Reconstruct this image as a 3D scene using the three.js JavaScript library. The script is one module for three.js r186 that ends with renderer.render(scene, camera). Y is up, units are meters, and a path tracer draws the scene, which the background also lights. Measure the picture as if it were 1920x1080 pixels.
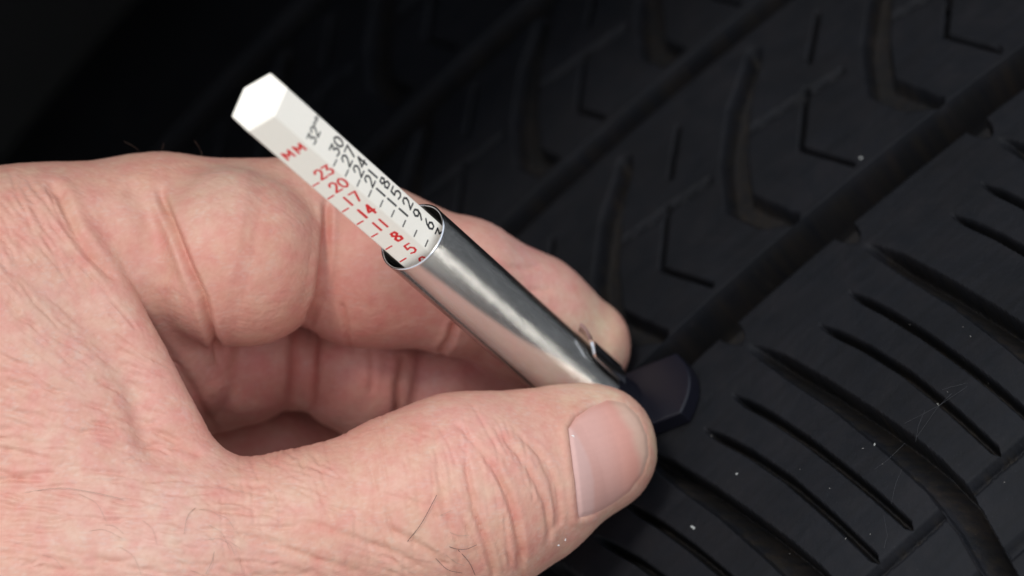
import * as THREE from 'three';
import { mergeGeometries } from 'three/addons/utils/BufferGeometryUtils.js';
import { ImprovedNoise } from 'three/addons/math/ImprovedNoise.js';

// ---------------------------------------------------------------- camera, sky, sun, exposure
const PITCH = 0.623;                       // the camera looks down at the tyre by 35.7 degrees
const DIST = 0.5;                          // metres from the lens to the hand
const MMPX = 0.066;                        // millimetres per photograph pixel at that distance
const TREAD_R = 340;                       // tyre radius, mm
const scene = new THREE.Scene();
const V = (x, y, z) => new THREE.Vector3(x, y, z);
// work frame: millimetres, x to the right, y up along the camera's up, z towards the camera, origin in front of the lens
const gaugeAxis = V(-0.547, 0.487, 0.68).normalize();
const at = (px, py, z) => { const s = MMPX * (1 - z / 1000 / DIST); return V((px - 960) * s, (540 - py) * s, z); };
const gaugeTop = at(774, 444.5, 15);       // centre of the tube's open end
const foot = gaugeTop.clone().addScaledVector(gaugeAxis, -47.1);   // where the gauge stands on the tread
const rig = new THREE.Quaternion().setFromAxisAngle(V(1, 0, 0), -PITCH);
const footUp = foot.clone().applyQuaternion(rig).y, axisUp = gaugeAxis.clone().applyQuaternion(rig).y;
const LIFT = TREAD_R * (1 + axisUp) - footUp;          // the tyre stands on the ground, y = 0
const world = (p) => p.clone().applyQuaternion(rig).add(V(0, LIFT, 0)).multiplyScalar(0.001);

const camera = new THREE.PerspectiveCamera(2 * Math.atan(540 * MMPX / 1000 / DIST) * 180 / Math.PI, 16 / 9, 0.01, 60);
camera.position.copy(world(V(0, 0, DIST * 1000)));
camera.quaternion.copy(rig);
camera.focus = DIST - 0.012;
camera.userData.fStop = 14.5;

const skyW = 64, skyH = 32, skyData = new Float32Array(skyW * skyH * 4);
for (let j = 0; j < skyH; j++) for (let i = 0; i < skyW; i++) {        // plain overcast sky, brighter towards the zenith
  const el = Math.max(0, Math.sin(((j + 0.5) / skyH - 0.5) * Math.PI)), l = 0.93 * (0.72 + 0.28 * el), k = (j * skyW + i) * 4;
  skyData[k] = l * 0.92; skyData[k + 1] = l * 1.0; skyData[k + 2] = l * 1.12; skyData[k + 3] = 1;
}
const sky = new THREE.DataTexture(skyData, skyW, skyH, THREE.RGBAFormat, THREE.FloatType);
sky.mapping = THREE.EquirectangularReflectionMapping; sky.magFilter = THREE.LinearFilter; sky.needsUpdate = true;
scene.background = sky; scene.environment = sky;

const sunDir = V(-0.34, 0.52, 0.78).normalize();        // in the work frame: from above, over the shoulder
const sun = new THREE.DirectionalLight(new THREE.Color().setRGB(1, 0.975, 0.935), 1.15);
sun.castShadow = true; sun.shadow.radius = 24;
{ const w = sunDir.clone().applyQuaternion(rig), c = world(V(0, 0, 0)); sun.position.copy(c).addScaledVector(w, 2); sun.target.position.copy(c); }
Object.assign(sun.shadow.camera, { left: -0.4, right: 0.4, top: 0.4, bottom: -0.4, near: 0.1, far: 5 });
sun.shadow.mapSize.set(2048, 2048); sun.shadow.bias = -0.0002;
scene.add(sun, sun.target);

const renderer = new THREE.WebGLRenderer({ antialias: true });
renderer.toneMapping = THREE.LinearToneMapping;
renderer.toneMappingExposure = 1.25;
renderer.shadowMap.enabled = true; renderer.shadowMap.type = THREE.PCFSoftShadowMap;

// ---------------------------------------------------------------- helpers
const perlin = new ImprovedNoise(), noise = (x, y, z) => perlin.noise(x + 37.3, y + 11.7, z + 71.1);
let seed = 20231; const rnd = () => ((seed = (seed * 1664525 + 1013904223) >>> 0) / 4294967296);
const clamp = (x, a, b) => Math.min(b, Math.max(a, x)), mix = (a, b, t) => a + (b - a) * t;
const smooth = (a, b, x) => { const t = clamp((x - a) / (b - a), 0, 1); return t * t * (3 - 2 * t); };
const rgb = (r, g, b) => new THREE.Color().setRGB(r, g, b);
const used = {};
const numbered = (n) => { used[n] = (used[n] ?? -1) + 1; return used[n] ? `${n}_${String(used[n]).padStart(3, '0')}` : n; };
function thing(name, label, category, base, group) {
  const o = new THREE.Group(); o.name = numbered(name); o.position.copy(world(base)); o.quaternion.copy(rig);
  o.userData = { label, category }; if (group) o.userData.group = group;
  o.userData.base = undefined; delete o.userData.base; o._base = base.clone(); scene.add(o); return o;
}
// geometry in work-frame millimetres -> mesh under a thing
function part(name, geo, mat, parent, label) {
  let root = parent; while (!root._base) root = root.parent;
  const b = root._base; geo.translate(-b.x, -b.y, -b.z); geo.scale(0.001, 0.001, 0.001);
  const m = new THREE.Mesh(geo, mat); m.name = name; m.castShadow = m.receiveShadow = true; parent.add(m);
  if (label) m.userData.label = label; return m;
}
function geometry(pos, idx, extra = {}) {
  const g = new THREE.BufferGeometry(); g.setAttribute('position', new THREE.BufferAttribute(pos instanceof Float32Array ? pos : new Float32Array(pos), 3));
  for (const [k, [a, n]] of Object.entries(extra)) g.setAttribute(k, new THREE.BufferAttribute(a instanceof Float32Array ? a : new Float32Array(a), n));
  g.setIndex(new THREE.BufferAttribute(idx instanceof Uint32Array ? idx : new Uint32Array(idx), 1));
  if (!extra.normal) g.computeVertexNormals(); return g;
}
function noiseTexture(n, f) {           // grey DataTexture from a function of 0..1 coordinates
  const d = new Uint8Array(n * n * 4);
  for (let j = 0; j < n; j++) for (let i = 0; i < n; i++) { const v = clamp(f(i / n, j / n, i, j), 0, 1) * 255, k = (j * n + i) * 4; d[k] = d[k + 1] = d[k + 2] = v; d[k + 3] = 255; }
  const t = new THREE.DataTexture(d, n, n); t.wrapS = t.wrapT = THREE.RepeatWrapping; t.magFilter = THREE.LinearFilter; t.minFilter = THREE.LinearMipmapLinearFilter; t.generateMipmaps = true; t.needsUpdate = true; return t;
}

// ---------------------------------------------------------------- ground and wheel arch
{
  const g = new THREE.Mesh(new THREE.PlaneGeometry(60, 60).rotateX(-Math.PI / 2), new THREE.MeshStandardMaterial({ color: rgb(0.5, 0.475, 0.43), roughness: 0.95 }));
  g.name = 'ground'; g.userData = { kind: 'structure', label: 'pale concrete under the tyre' }; g.receiveShadow = true; scene.add(g);
}
// tyre frame: N out of the tread at the gauge, B along the axle towards the outer side, T round the tyre
const N = gaugeAxis, T0 = V(0.763, 0.624, 0); T0.z = -(T0.x * N.x + T0.y * N.y) / N.z; T0.normalize();
const B0 = T0.clone().cross(N), turn = 7.5 * Math.PI / 180;
const T = T0.clone().multiplyScalar(Math.cos(turn)).addScaledVector(B0, -Math.sin(turn)), B = B0.clone().multiplyScalar(Math.cos(turn)).addScaledVector(T0, Math.sin(turn));
const axle = foot.clone().addScaledVector(N, -TREAD_R);
const drop = (v) => (v > 32 ? (v - 32) ** 2 / 110 : v < -118 ? (v + 118) ** 2 / 110 : 0);
function onTyre(u, v, h, out) {            // u round the tread, v across it, h above it, all mm
  const th = u / TREAD_R, r = TREAD_R + h - drop(v), c = Math.cos(th) * r, s = Math.sin(th) * r;
  return (out ?? V(0, 0, 0)).set(axle.x + N.x * c + T.x * s + B.x * v, axle.y + N.y * c + T.y * s + B.y * v, axle.z + N.z * c + T.z * s + B.z * v);
}
const tyreBasis = new THREE.Matrix4().makeBasis(T, B, N.clone().negate()).setPosition(axle);   // lathe round local y
{
  // wheel arch: panel behind the tyre, and a guessed shell added to block light
  const shell = (v0, v1, r0, r1, t0, t1) => { const g = new THREE.LatheGeometry([[r0, v0], [r1, v0], [r1, v1], [r0, v1], [r0, v0]].map(([r, v]) => new THREE.Vector2(r, v)), 90, 0, t1 - t0); g.rotateY(Math.PI - t1); return g; };
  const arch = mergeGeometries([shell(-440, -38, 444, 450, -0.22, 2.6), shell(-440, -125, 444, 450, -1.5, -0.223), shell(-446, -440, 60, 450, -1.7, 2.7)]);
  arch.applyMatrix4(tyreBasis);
  const o = thing('wheel_arch_liner', 'black plastic wheel arch liner behind the tyre, with added light blockers', 'wheel arch', axle);
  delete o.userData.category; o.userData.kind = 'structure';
  part('liner_and_light_shield', arch, new THREE.MeshPhysicalMaterial({ color: rgb(0.045, 0.045, 0.046), roughness: 0.95, specularIntensity: 0.4, side: THREE.DoubleSide }), o);
  // unseen box for the car body, added to keep light off liner and ground
  const up = V(0, Math.cos(PITCH), Math.sin(PITCH)), body = new THREE.BoxGeometry(1300, 640, 2600), mid = axle.clone().addScaledVector(B, -446 - 652).addScaledVector(up, 210);
  body.applyMatrix4(new THREE.Matrix4().makeBasis(B, up, B.clone().cross(up)).setPosition(mid));
  part('added_car_body', body, new THREE.MeshStandardMaterial({ color: rgb(0.08, 0.08, 0.085), roughness: 0.6 }), o);
}
// ---------------------------------------------------------------- tyre
const interp = (pts, v) => { for (let i = 1; i < pts.length; i++) if (v <= pts[i][0]) { const [a, b] = [pts[i - 1], pts[i]]; return mix(a[1], b[1], clamp((v - a[0]) / (b[0] - a[0]), 0, 1)); } return pts[pts.length - 1][1]; };
const cut = (d, half, wall) => smooth(0, 1, (half - d) / wall + 0.5);     // 1 inside a slot, 0 outside, rounded shoulders
// shoulder row: curved lateral grooves (lower and upper edge, u for each v), two sipes between neighbours
const grooveLow = [[0, 17.2], [6, 18.0], [14.7, 19.3], [24, 21.0], [34.4, 22.1], [42.8, 22.7], [49.4, 22.3], [55.3, 20.9], [64, 18.5]];
const grooveHigh = [[0, 17.4], [6, 18.9], [11.4, 21.0], [19, 22.8], [28.2, 24.6], [35.4, 25.8], [40.6, 26.4], [46, 26.6], [51, 25.5], [56, 24.3], [64, 22]];
const sipeA = [[11.1, 13.0], [17.4, 14.6], [24.2, 15.9], [30.5, 16.8], [38, 17.7], [44.6, 18.3]];
const sipeB = [[12.1, 7.5], [19.5, 9.6], [27.2, 11.1], [36.2, 12.0], [44.8, 12.6]];
const shoulderAt = [-5, -4, -3, -2, -1, 0, 1, 2, 3, 4, 5].map((k) => k < 0 ? k * 19.4 : [0, 19.5, 41.1, 60.8, 80.3, 100][k]);
// middle rib: hooked lateral grooves and bent sipes (u, v)
const hook = [[14, -36], [11.9, -33.3], [6.6, -28.5], [1.2, -21.3], [-2.2, -14.6], [-0.9, -9.8], [1.4, -6]];
const bentSipe = [[[-1.0, -33], [-6.4, -26.8]], [[-9.4, -22.7], [-15.4, -14.9], [-12.0, -6.6]]];
const middleAt = [-4, -3, -2, -1, 0, 1, 2, 3, 4].map((k) => 32.2 + k * (k < 0 ? 22.6 : 24));
function toLine(pts, u, v) {               // distance to a polyline and the place along it (0..1)
  let best = 1e9, where = 0;
  for (let i = 1; i < pts.length; i++) {
    const ax = pts[i - 1][0], ay = pts[i - 1][1], bx = pts[i][0] - ax, by = pts[i][1] - ay, t = clamp(((u - ax) * bx + (v - ay) * by) / (bx * bx + by * by), 0, 1);
    const d = Math.hypot(u - ax - bx * t, v - ay - by * t); if (d < best) { best = d; where = (i - 1 + t) / (pts.length - 1); }
  }
  return [best, where];
}
function ribDepth(u, v, vs, starts, flip) {     // one of the ribs with hooks; vs is v in the middle rib's own coordinates
  let deep = 0;
  for (const s of starts) {
    const x = (u - s) * flip; if (x < -24 || x > 22) continue;
    const [d, w] = toLine(hook, x, vs); if (d < 4) deep = Math.max(deep, 2.6 * cut(d, mix(0.8, 1.6, smooth(0.1, 0.55, w)) - 0.9 * smooth(0.84, 1, w), 1.2) * smooth(0, 0.12, w));
    for (const line of bentSipe) { const d2 = toLine(line, x, vs)[0]; if (d2 < 1.2) deep = Math.max(deep, 2.2 * cut(d2, 0.27, 0.3)); }
    const sv = -24.4 + 0.155 * (x - 0), run = smooth(3.2, 3.8, x) * (1 - smooth(19.6, 20.2, x));       // stepped line between two hooks
    if (run > 0) { const e = vs - sv; deep = Math.max(deep, run * (1.0 * cut(Math.abs(e), 0.4, 0.4) + 0.55 * smooth(-2.6, -0.2, -Math.abs(e + 1.3) - 0.2) * 0)); }
  }
  return deep;
}
function treadDepth(u, v) {
  const wob = 0.04 * noise(u * 0.4, v * 0.4, 3);
  let deep = 7.2 * cut(Math.abs(v + 1.6 + wob), 2.7, 0.9);                                  // the three grooves round the tyre
  deep = Math.max(deep, 5.5 * cut(Math.abs(v + 40.6 + wob), 1.5, 0.9), 5.5 * cut(Math.abs(v + 71.5 + wob), 1.8, 0.9), 5.5 * cut(Math.abs(v + 106 + wob), 1.8, 0.9));
  if (v > -1) for (const s of shoulderAt) {
    const x = u - s; if (x < 2 || x > 32) continue;
    const lo = interp(grooveLow, v), hi = interp(grooveHigh, v), w = hi - lo;
    if (x > lo - 1 && x < hi + 1.5 && v > 5) {
      const f = (x - lo) / w, edge = smooth(-0.12, 0.12, x - lo) * (1 - smooth(-0.28, 0.2, x - hi - 0.1 * noise(v * 3, u * 3, 9)));
      deep = Math.max(deep, edge * smooth(5.5, 12, v) * (1.2 + 3.8 * Math.pow(clamp(f * 1.15, 0, 1), 1.3)));
    }
    { const dx = x - 18.0 - 0.1 * (v - 3), dv = (v - 1.2) / 3.3, d = Math.hypot(dx / 1.45, dv); if (d < 1.3) deep = Math.max(deep, 4.6 * (1 - smooth(0.72, 1.08, d))); }     // half-moon notch
    for (const [line, sgn] of [[sipeA, 1], [sipeB, 1]]) {
      const v0 = line[0][0], v1 = line[line.length - 1][0]; if (v < v0 - 1.2 || v > v1 + 1.2) continue;
      const e = x - interp(line, v), n = noise(v * 2.6, s, 5 + sgn) , half = 0.34 * smooth(v0 - 0.8, v0 + 3, v) * (1 - smooth(v1 - 0.2, v1 + 0.5, v)) + 0.08;
      const spiky = e > 0 ? 0.04 * Math.max(0, noise(v * 2.6, s + 3, 1)) * smooth(v0 + 4, v0 + 14, v) : 0;
      deep = Math.max(deep, 3.2 * cut(Math.abs(e + 0.03 * n), half + spiky, 0.42) * smooth(v0 - 1, v0 + 1.6, v) * (1 - smooth(v1, v1 + 1, v)));
    }
    if (v > 43 && x > 3 && x < 24) {                                                                     // stepped lines on the shoulder
      const on = smooth(interp(grooveHigh, v) - 19.6, interp(grooveHigh, v) - 19.2, x) * (1 - smooth(lo - 0.3, lo, x));
      deep = Math.max(deep, on * (0.55 * smooth(45.6, 46.2, v + 0.15 * noise(u * 2, 0, 4)) + 0.9 * cut(Math.abs(v - 46.4 - 0.25 * noise(u * 1.7, 2, 2)), 0.4, 0.4) + 0.8 * cut(Math.abs(v - 55), 0.6, 0.5)));
    }
  }
  if (v < -3 && v > -44) deep = Math.max(deep, ribDepth(u, v, v, middleAt, 1));
  else if (v <= -44 && v > -76) deep = Math.max(deep, ribDepth(u - 6, v, v + 34, middleAt, 1));
  else if (v <= -76) deep = Math.max(deep, ribDepth(u + 3, v, v + 67, middleAt, 1));
  return deep;
}
{
  const base = foot.clone(), tyre = thing('car_tyre', 'black rubber tyre with curved tread blocks under the gauge', 'tyre', base);
  const grain = noiseTexture(256, (x, y, i, j) => 0.5 + 0.2 * noise(i * 0.13, j * 0.13, 1) + 0.25 * (rnd() - 0.5) + 0.2 * noise(i * 0.5, j * 0.5, 4));
  grain.repeat.set(70, 70);
  const dust = (() => {                                     // rubber colour: nearly black with thin brownish dust
    const n = 512, d = new Uint8Array(n * n * 4);
    for (let j = 0; j < n; j++) for (let i = 0; i < n; i++) {
      const a = i / n * Math.PI * 2, b = j / n * Math.PI * 2, X = Math.cos(a), Y = Math.sin(a), Z = Math.cos(b), Wc = Math.sin(b);
      const m = noise(X * 2 + Z * 1.3, Y * 2 + Wc * 1.3, Z * 2 - X) + 0.6 * noise(X * 7 + Wc, Y * 7 + Z * 5, Wc * 7), fleck = rnd() < 0.0012 ? 26 : 0, k = (j * n + i) * 4, l = 14.5 + 3.5 * m + 3 * (rnd() - 0.5) + fleck;
      d[k] = l + 0.5 + 1.5 * m; d[k + 1] = l + 1; d[k + 2] = l + 5 - m; d[k + 3] = 255;
    }
    const t = new THREE.DataTexture(d, n, n); t.colorSpace = THREE.SRGBColorSpace; t.wrapS = t.wrapT = THREE.RepeatWrapping; t.magFilter = THREE.LinearFilter; t.needsUpdate = true; t.repeat.set(22, 22); return t;
  })();
  const rubber = new THREE.MeshPhysicalMaterial({ color: 0xffffff, map: dust, vertexColors: true, side: THREE.DoubleSide, roughness: 0.7, specularIntensity: 0.4, bumpMap: grain, bumpScale: 0.00006 });
  const us = [], vs = [];
  for (let u = -70; u < 100; u += u > -16 && u < 68 ? 0.17 : 0.5) us.push(u);
  for (let v = -150; v < 64; v += v > -10 ? 0.32 : v > -80 ? 0.42 : 0.8) vs.push(v);
  const nu = us.length, nv = vs.length, H = new Float32Array(nu * nv), pos = new Float32Array(nu * nv * 3), nor = new Float32Array(nu * nv * 3), uv = new Float32Array(nu * nv * 2), tint = new Float32Array(nu * nv * 3), p = V(0, 0, 0);
  for (let i = 0; i < nu; i++) for (let j = 0; j < nv; j++) {
    const k = i * nv + j, u = us[i], v = vs[j], deep = treadDepth(u, v);
    H[k] = deep; onTyre(u, v, -deep + 0.05 * noise(u * 0.25, v * 0.25, 8) + 0.02 * noise(u * 1.4, v * 1.4, 2), p); pos.set([p.x, p.y, p.z], k * 3); uv.set([u / 1000, v / 1000], k * 2);
    const dirt = smooth(1.2, 1.8, deep + 1.2 * noise(u * 0.5, v * 0.5, 31)) * (0.6 + 0.7 * noise(u * 0.9, v * 0.9, 12) + 0.5 * noise(u * 2.4, v * 2.4, 6)), scuff = 1 + 0.35 * noise(u * 0.12, v * 1.1, 3) + 0.3 * noise(u * 0.08, v * 0.06, 7);   // brown road dirt lies in the grooves, grey scuffs run round the blocks
    tint.set([scuff + 1.5 * dirt, scuff + 0.95 * dirt, scuff + 0.2 * dirt].map((q) => Math.max(0.3, q)), k * 3);
  }
  const a = V(0, 0, 0), b = V(0, 0, 0), get = (i, j, o) => o.fromArray(pos, (clamp(i, 0, nu - 1) * nv + clamp(j, 0, nv - 1)) * 3);
  for (let i = 0; i < nu; i++) for (let j = 0; j < nv; j++) { get(i + 1, j, a).sub(get(i - 1, j, p)); get(i, j + 1, b).sub(get(i, j - 1, p)); b.cross(a).normalize(); if (b.dot(N) < 0) b.negate(); nor.set([b.x, b.y, b.z], (i * nv + j) * 3); }
  const cells = new Map();
  const blockOf = (u, v) => {
    if (v > -1.75) { let k = 0; for (const s of shoulderAt) if (u - s > (interp(grooveLow, v) + interp(grooveHigh, v)) / 2) k++; return 100 + k; }
    const own = v > -40.6 ? [v, 0, 200] : v > -71.5 ? [v + 34, 6, 300] : v > -106 ? [v + 67, -3, 400] : [v + 98, 2, 500];
    let k = 0; const e = [...hook].sort((x, y) => x[1] - y[1]).map(([x, y]) => [y, x]); for (const s of middleAt) if (u - own[1] - s > interp(e, own[0])) k++; return own[2] + k;
  };
  for (let i = 0; i + 1 < nu; i++) for (let j = 0; j + 1 < nv; j++) {
    const k = i * nv + j, u = us[i], v = vs[j], d = Math.min(H[k], H[k + 1], H[k + nv], H[k + nv + 1]);
    const inMain = Math.abs(v + 1.75) < 3.2 || Math.abs(v + 40.6) < 2.4 || Math.abs(v + 71.5) < 2.9 || Math.abs(v + 106) < 2.9;
    const id = inMain && d > 2.2 ? 0 : blockOf(u, v); if (!cells.has(id)) cells.set(id, []); cells.get(id).push(k);
  }
  for (const [id, list] of cells) {
    const map = new Map(), P = [], Nn = [], U = [], Ct = [], I = [];
    const vert = (k) => { let m = map.get(k); if (m === undefined) { m = map.size; map.set(k, m); P.push(pos[k * 3], pos[k * 3 + 1], pos[k * 3 + 2]); Nn.push(nor[k * 3], nor[k * 3 + 1], nor[k * 3 + 2]); U.push(uv[k * 2], uv[k * 2 + 1]); Ct.push(tint[k * 3], tint[k * 3 + 1], tint[k * 3 + 2]); } return m; };
    for (const k of list) { const q = [vert(k), vert(k + 1), vert(k + nv), vert(k + nv + 1)]; I.push(q[0], q[1], q[2], q[2], q[1], q[3]); }
    // outward winding
    const A = V(P[I[0] * 3], P[I[0] * 3 + 1], P[I[0] * 3 + 2]), Bq = V(P[I[1] * 3], P[I[1] * 3 + 1], P[I[1] * 3 + 2]), Cq = V(P[I[2] * 3], P[I[2] * 3 + 1], P[I[2] * 3 + 2]);
    if (Bq.sub(A).cross(Cq.sub(A)).dot(V(Nn[0], Nn[1], Nn[2])) < 0) for (let t = 0; t < I.length; t += 3) [I[t + 1], I[t + 2]] = [I[t + 2], I[t + 1]];
    part(id === 0 ? 'groove_floor' : 'tread_block', geometry(P, I, { normal: [Nn, 3], uv: [U, 2], color: [Ct, 3] }), rubber, tyre);
  }
  // the rest of the ring and the sidewalls
  const ringOf = (pts, t0, t1, n) => { const g = new THREE.LatheGeometry(pts.map(([v, r]) => new THREE.Vector2(r, v)), n, Math.PI - t1, t1 - t0); const q = g.attributes.uv; for (let i = 0; i < q.count; i++) q.setXY(i, q.getX(i) * (t1 - t0) * 0.34, q.getY(i) * 0.21); g.applyMatrix4(tyreBasis); return g; };
  const prof = []; for (let v = -149.6; v <= 63.8; v += 0.8) { const d = [-1.75, -40.6, -71.5, -106].some((c) => Math.abs(v - c) < 2.6) ? 7 : 0; prof.push([v, TREAD_R - drop(v) - d]); }
  const whole = (g) => { g.setAttribute('color', new THREE.BufferAttribute(new Float32Array(g.attributes.position.count * 3).fill(1), 3)); return g; };
  part('far_tread', whole(ringOf(prof, 99.4 / TREAD_R, Math.PI * 2 - 69.7 / TREAD_R, 150)), rubber, tyre);
  const e = TREAD_R - drop(63.8);
  part('sidewall', whole(ringOf([[63.8, e], [68, e - 3.5], [73, e - 11], [78, e - 24], [82, e - 45], [83, e - 70], [78, e - 95], [70, e - 112], [62, e - 118]], 0, Math.PI * 2, 160)), rubber, tyre);
  part('sidewall', whole(ringOf([[-149.6, e], [-155, e - 3.5], [-160, e - 11], [-165, e - 24], [-169, e - 45], [-170, e - 70], [-165, e - 95], [-157, e - 112], [-149, e - 118]], 0, Math.PI * 2, 160)), rubber, tyre);
  const wheel = new THREE.MeshStandardMaterial({ color: rgb(0.25, 0.25, 0.26), roughness: 0.4, metalness: 0.6, side: THREE.DoubleSide });
  part('added_wheel_rim', ringOf([[66, 216], [64, 210], [40, 206], [34, 190], [30, 60], [24, 0], [18, 0], [22, 60], [26, 184], [-120, 200], [-150, 206], [-153, 216]], 0, Math.PI * 2, 96), wheel, tyre);  // unseen wheel, guessed shape added to stop light passing through the tyre
}
// ---------------------------------------------------------------- tread depth gauge
const G1 = V(N.y, -N.x, 0).normalize(), G2 = G1.clone().cross(N);                      // across the gauge; G2 faces the camera
const gaugeFrame = new THREE.Matrix4().makeBasis(G1, N, G2).setPosition(gaugeTop);    // local y runs up the gauge, 0 at the tube's mouth
{
  const gauge = thing('tread_depth_gauge', 'steel tube tread depth gauge with white printed stick, standing on the tyre', 'tread gauge', foot);
  const put = (name, g, m, parent = gauge, label) => part(name, g.applyMatrix4(gaugeFrame), m, parent, label);
  // tube
  const grainy = (() => {                                  // worn plating: polished, with tiny dents that lean along the tube
    const n = 1024, d = new Uint8Array(n * n * 4);
    for (let k = 0; k < n * n; k++) { const dent = rnd() < 0.24, b = dent ? (rnd() < 0.5 ? -1 : 1) * (0.78 + 0.44 * rnd()) : (rnd() + rnd() - 1) * 0.06, c = (rnd() + rnd() - 1) * (dent ? 0.07 : 0.02); d[k * 4] = 127.5 + 127 * Math.sin(c); d[k * 4 + 1] = 127.5 + 127 * Math.sin(b) * Math.cos(c); d[k * 4 + 2] = 127.5 + 127 * Math.cos(b) * Math.cos(c); d[k * 4 + 3] = 255; }
    const t = new THREE.DataTexture(d, n, n); t.wrapS = t.wrapT = THREE.RepeatWrapping; t.magFilter = t.minFilter = THREE.NearestFilter; t.repeat.set(2.6, 2.6); t.needsUpdate = true; return t;
  })();
  const steel = new THREE.MeshPhysicalMaterial({ color: rgb(0.64, 0.62, 0.58), metalness: 1, roughness: 0.16, normalMap: grainy });
  const bright = new THREE.MeshStandardMaterial({ color: rgb(0.72, 0.72, 0.74), metalness: 1, roughness: 0.14 });
  const ro = 4.56, ri = 4.28;
  const lathe = (pts, n = 96) => new THREE.LatheGeometry(pts.map(([r, y]) => new THREE.Vector2(r, y)), n);
  const tube = lathe([[ro - 0.05, -40.5], [ro, -40.2], [ro, -20], [ro, -1.2], [ro, -0.1]]);
  const q = tube.attributes.uv, tp = tube.attributes.position; for (let i = 0; i < q.count; i++) q.setXY(i, q.getX(i) * 1.2, tp.getY(i) / 24);
  put('barrel_tube', tube, steel);
  put('barrel_rim', lathe([[ro, -0.14], [ro + 0.03, 0], [ro - 0.03, 0.1], [(ro + ri) / 2, 0.14], [ri + 0.02, 0.06], [ri, -0.1], [ri, -6], [ri, -39]]), bright);
  // white stick: six-sided bar, print on two faces
  const hex = [[0, 3.78], [3.36, 2.1], [3.36, -2.1], [0, -3.9], [-3.36, -2.1], [-3.36, 2.1]], top = 31.3, bot = -36, len = top - bot;
  const canvasFace = (draw) => {
    const c = document.createElement('canvas'); c.width = 200; c.height = 2000; const x = c.getContext('2d'), S = 200 / 3.76;      // px per mm, y = 0 at the stick's tip
    x.fillStyle = '#fcf3e4'; x.fillRect(0, 0, 200, 2000);
    for (let i = 0; i < 2600; i++) { const r = rnd(); x.fillStyle = r < 0.5 ? 'rgba(200,190,170,0.05)' : 'rgba(255,255,255,0.06)'; x.fillRect(rnd() * 200, rnd() * 2000, 2 + rnd() * 9, 2 + rnd() * 9); }
    for (let i = 0; i < 14; i++) { x.fillStyle = 'rgba(120,105,85,0.35)'; x.fillRect(rnd() * 200, rnd() * 1700, 1.5 + rnd() * 2, 1.5 + rnd() * 2); }
    draw(x, S, (s) => (top - s) * S); const t = new THREE.CanvasTexture(c); t.colorSpace = THREE.SRGBColorSpace; t.anisotropy = 8; return t;
  };
  const ink = (x, color) => { x.fillStyle = x.strokeStyle = color; x.lineCap = 'round'; x.lineJoin = 'round'; };
  // hand-cut stroke numerals, unit box 0..1 wide, 0..1 high (y down)
  const strokes = { 0: [[[.5, 0], [.15, .18], [.05, .5], [.15, .82], [.5, 1], [.85, .82], [.95, .5], [.85, .18], [.5, 0]]], 1: [[[.5, 0], [.5, 1]]], 2: [[[.08, .25], [.3, .02], [.7, .02], [.92, .25], [.8, .5], [.1, 1], [.95, 1]]],
    3: [[[.1, .05], [.85, .05], [.45, .42], [.85, .55], [.9, .8], [.6, 1], [.1, .92]]], 4: [[[.72, 1], [.72, 0], [.05, .68], [.98, .68]]], 5: [[[.9, 0], [.2, 0], [.12, .45], [.6, .38], [.92, .6], [.85, .88], [.5, 1], [.08, .92]]],
    6: [[[.75, 0], [.3, .3], [.08, .68], [.3, .98], [.7, .98], [.92, .7], [.7, .45], [.3, .48], [.1, .66]]], 7: [[[.05, .02], [.95, .02], [.4, 1]]], 8: [[[.5, .46], [.15, .3], [.25, .04], [.75, .04], [.85, .3], [.5, .46], [.1, .68], [.2, .97], [.8, .97], [.9, .68], [.5, .46]]],
    9: [[[.25, 1], [.7, .7], [.92, .32], [.7, .02], [.3, .02], [.08, .3], [.3, .55], [.7, .52], [.9, .34]]], M: [[[.02, 1], [.05, 0], [.5, .7], [.95, 0], [.98, 1]]] };
  const digit = (x, ch, l, t, w, h, lw) => { x.lineWidth = lw; for (const s of strokes[ch]) { x.beginPath(); s.forEach(([a, b], i) => (i ? x.lineTo(l + a * w, t + b * h) : x.moveTo(l + a * w, t + b * h))); x.stroke(); } };
  const black = canvasFace((x, S, Y) => {
    ink(x, '#0b0b0d');
    for (let n = 30, i = 0; n >= 3; n -= 3, i++) {
      const s = 19.68 - i * 2.362, y = Y(s), t = String(n), w = 50, h = 1.74 * S;
      x.lineWidth = 11; x.beginPath(); x.moveTo(12, y); x.lineTo(55, y + (rnd() - 0.5) * 3); x.stroke();
      [...t].forEach((ch, k) => digit(x, ch, (t.length > 1 ? 72 : 122) + k * 60 + (ch === '1' ? -8 : 0), y - h + (rnd() - 0.5) * 3, w, h, 13));
    }
    digit(x, '3', 30, Y(24.05) - 70, 42, 84, 12); digit(x, '2', 82, Y(24.05) - 70, 42, 84, 12);
    x.font = 'bold 46px sans-serif'; x.fillText('nds', 126, Y(24.9)); x.fillText('nds', 128, Y(24.9));
  });
  const red = canvasFace((x, S, Y) => {
    ink(x, '#e01318');
    for (let n = 23, i = 0; n >= 2; n -= 3, i++) {
      const s = 18.74 - i * 2.988, y = Y(s), t = String(n), w = 50, h = 1.75 * S;
      x.lineWidth = 13; x.beginPath(); x.moveTo(12, y); x.lineTo(54, y + (rnd() - 0.5) * 3); x.stroke();
      [...t].forEach((ch, k) => digit(x, ch, (t.length > 1 ? 78 : 104) + k * (t[0] === '1' ? 48 : 60) + (ch === '1' ? -12 : 0), y - h - 8 + (rnd() - 0.5) * 4, ch === '4' ? 44 : w, h, n === 14 || n === 8 ? 18 : 14.5));
    }
    digit(x, 'M', 34, Y(24.25) - 74, 52, 70, 15); digit(x, 'M', 118, Y(24.25) - 74, 52, 70, 15);
  });
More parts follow.
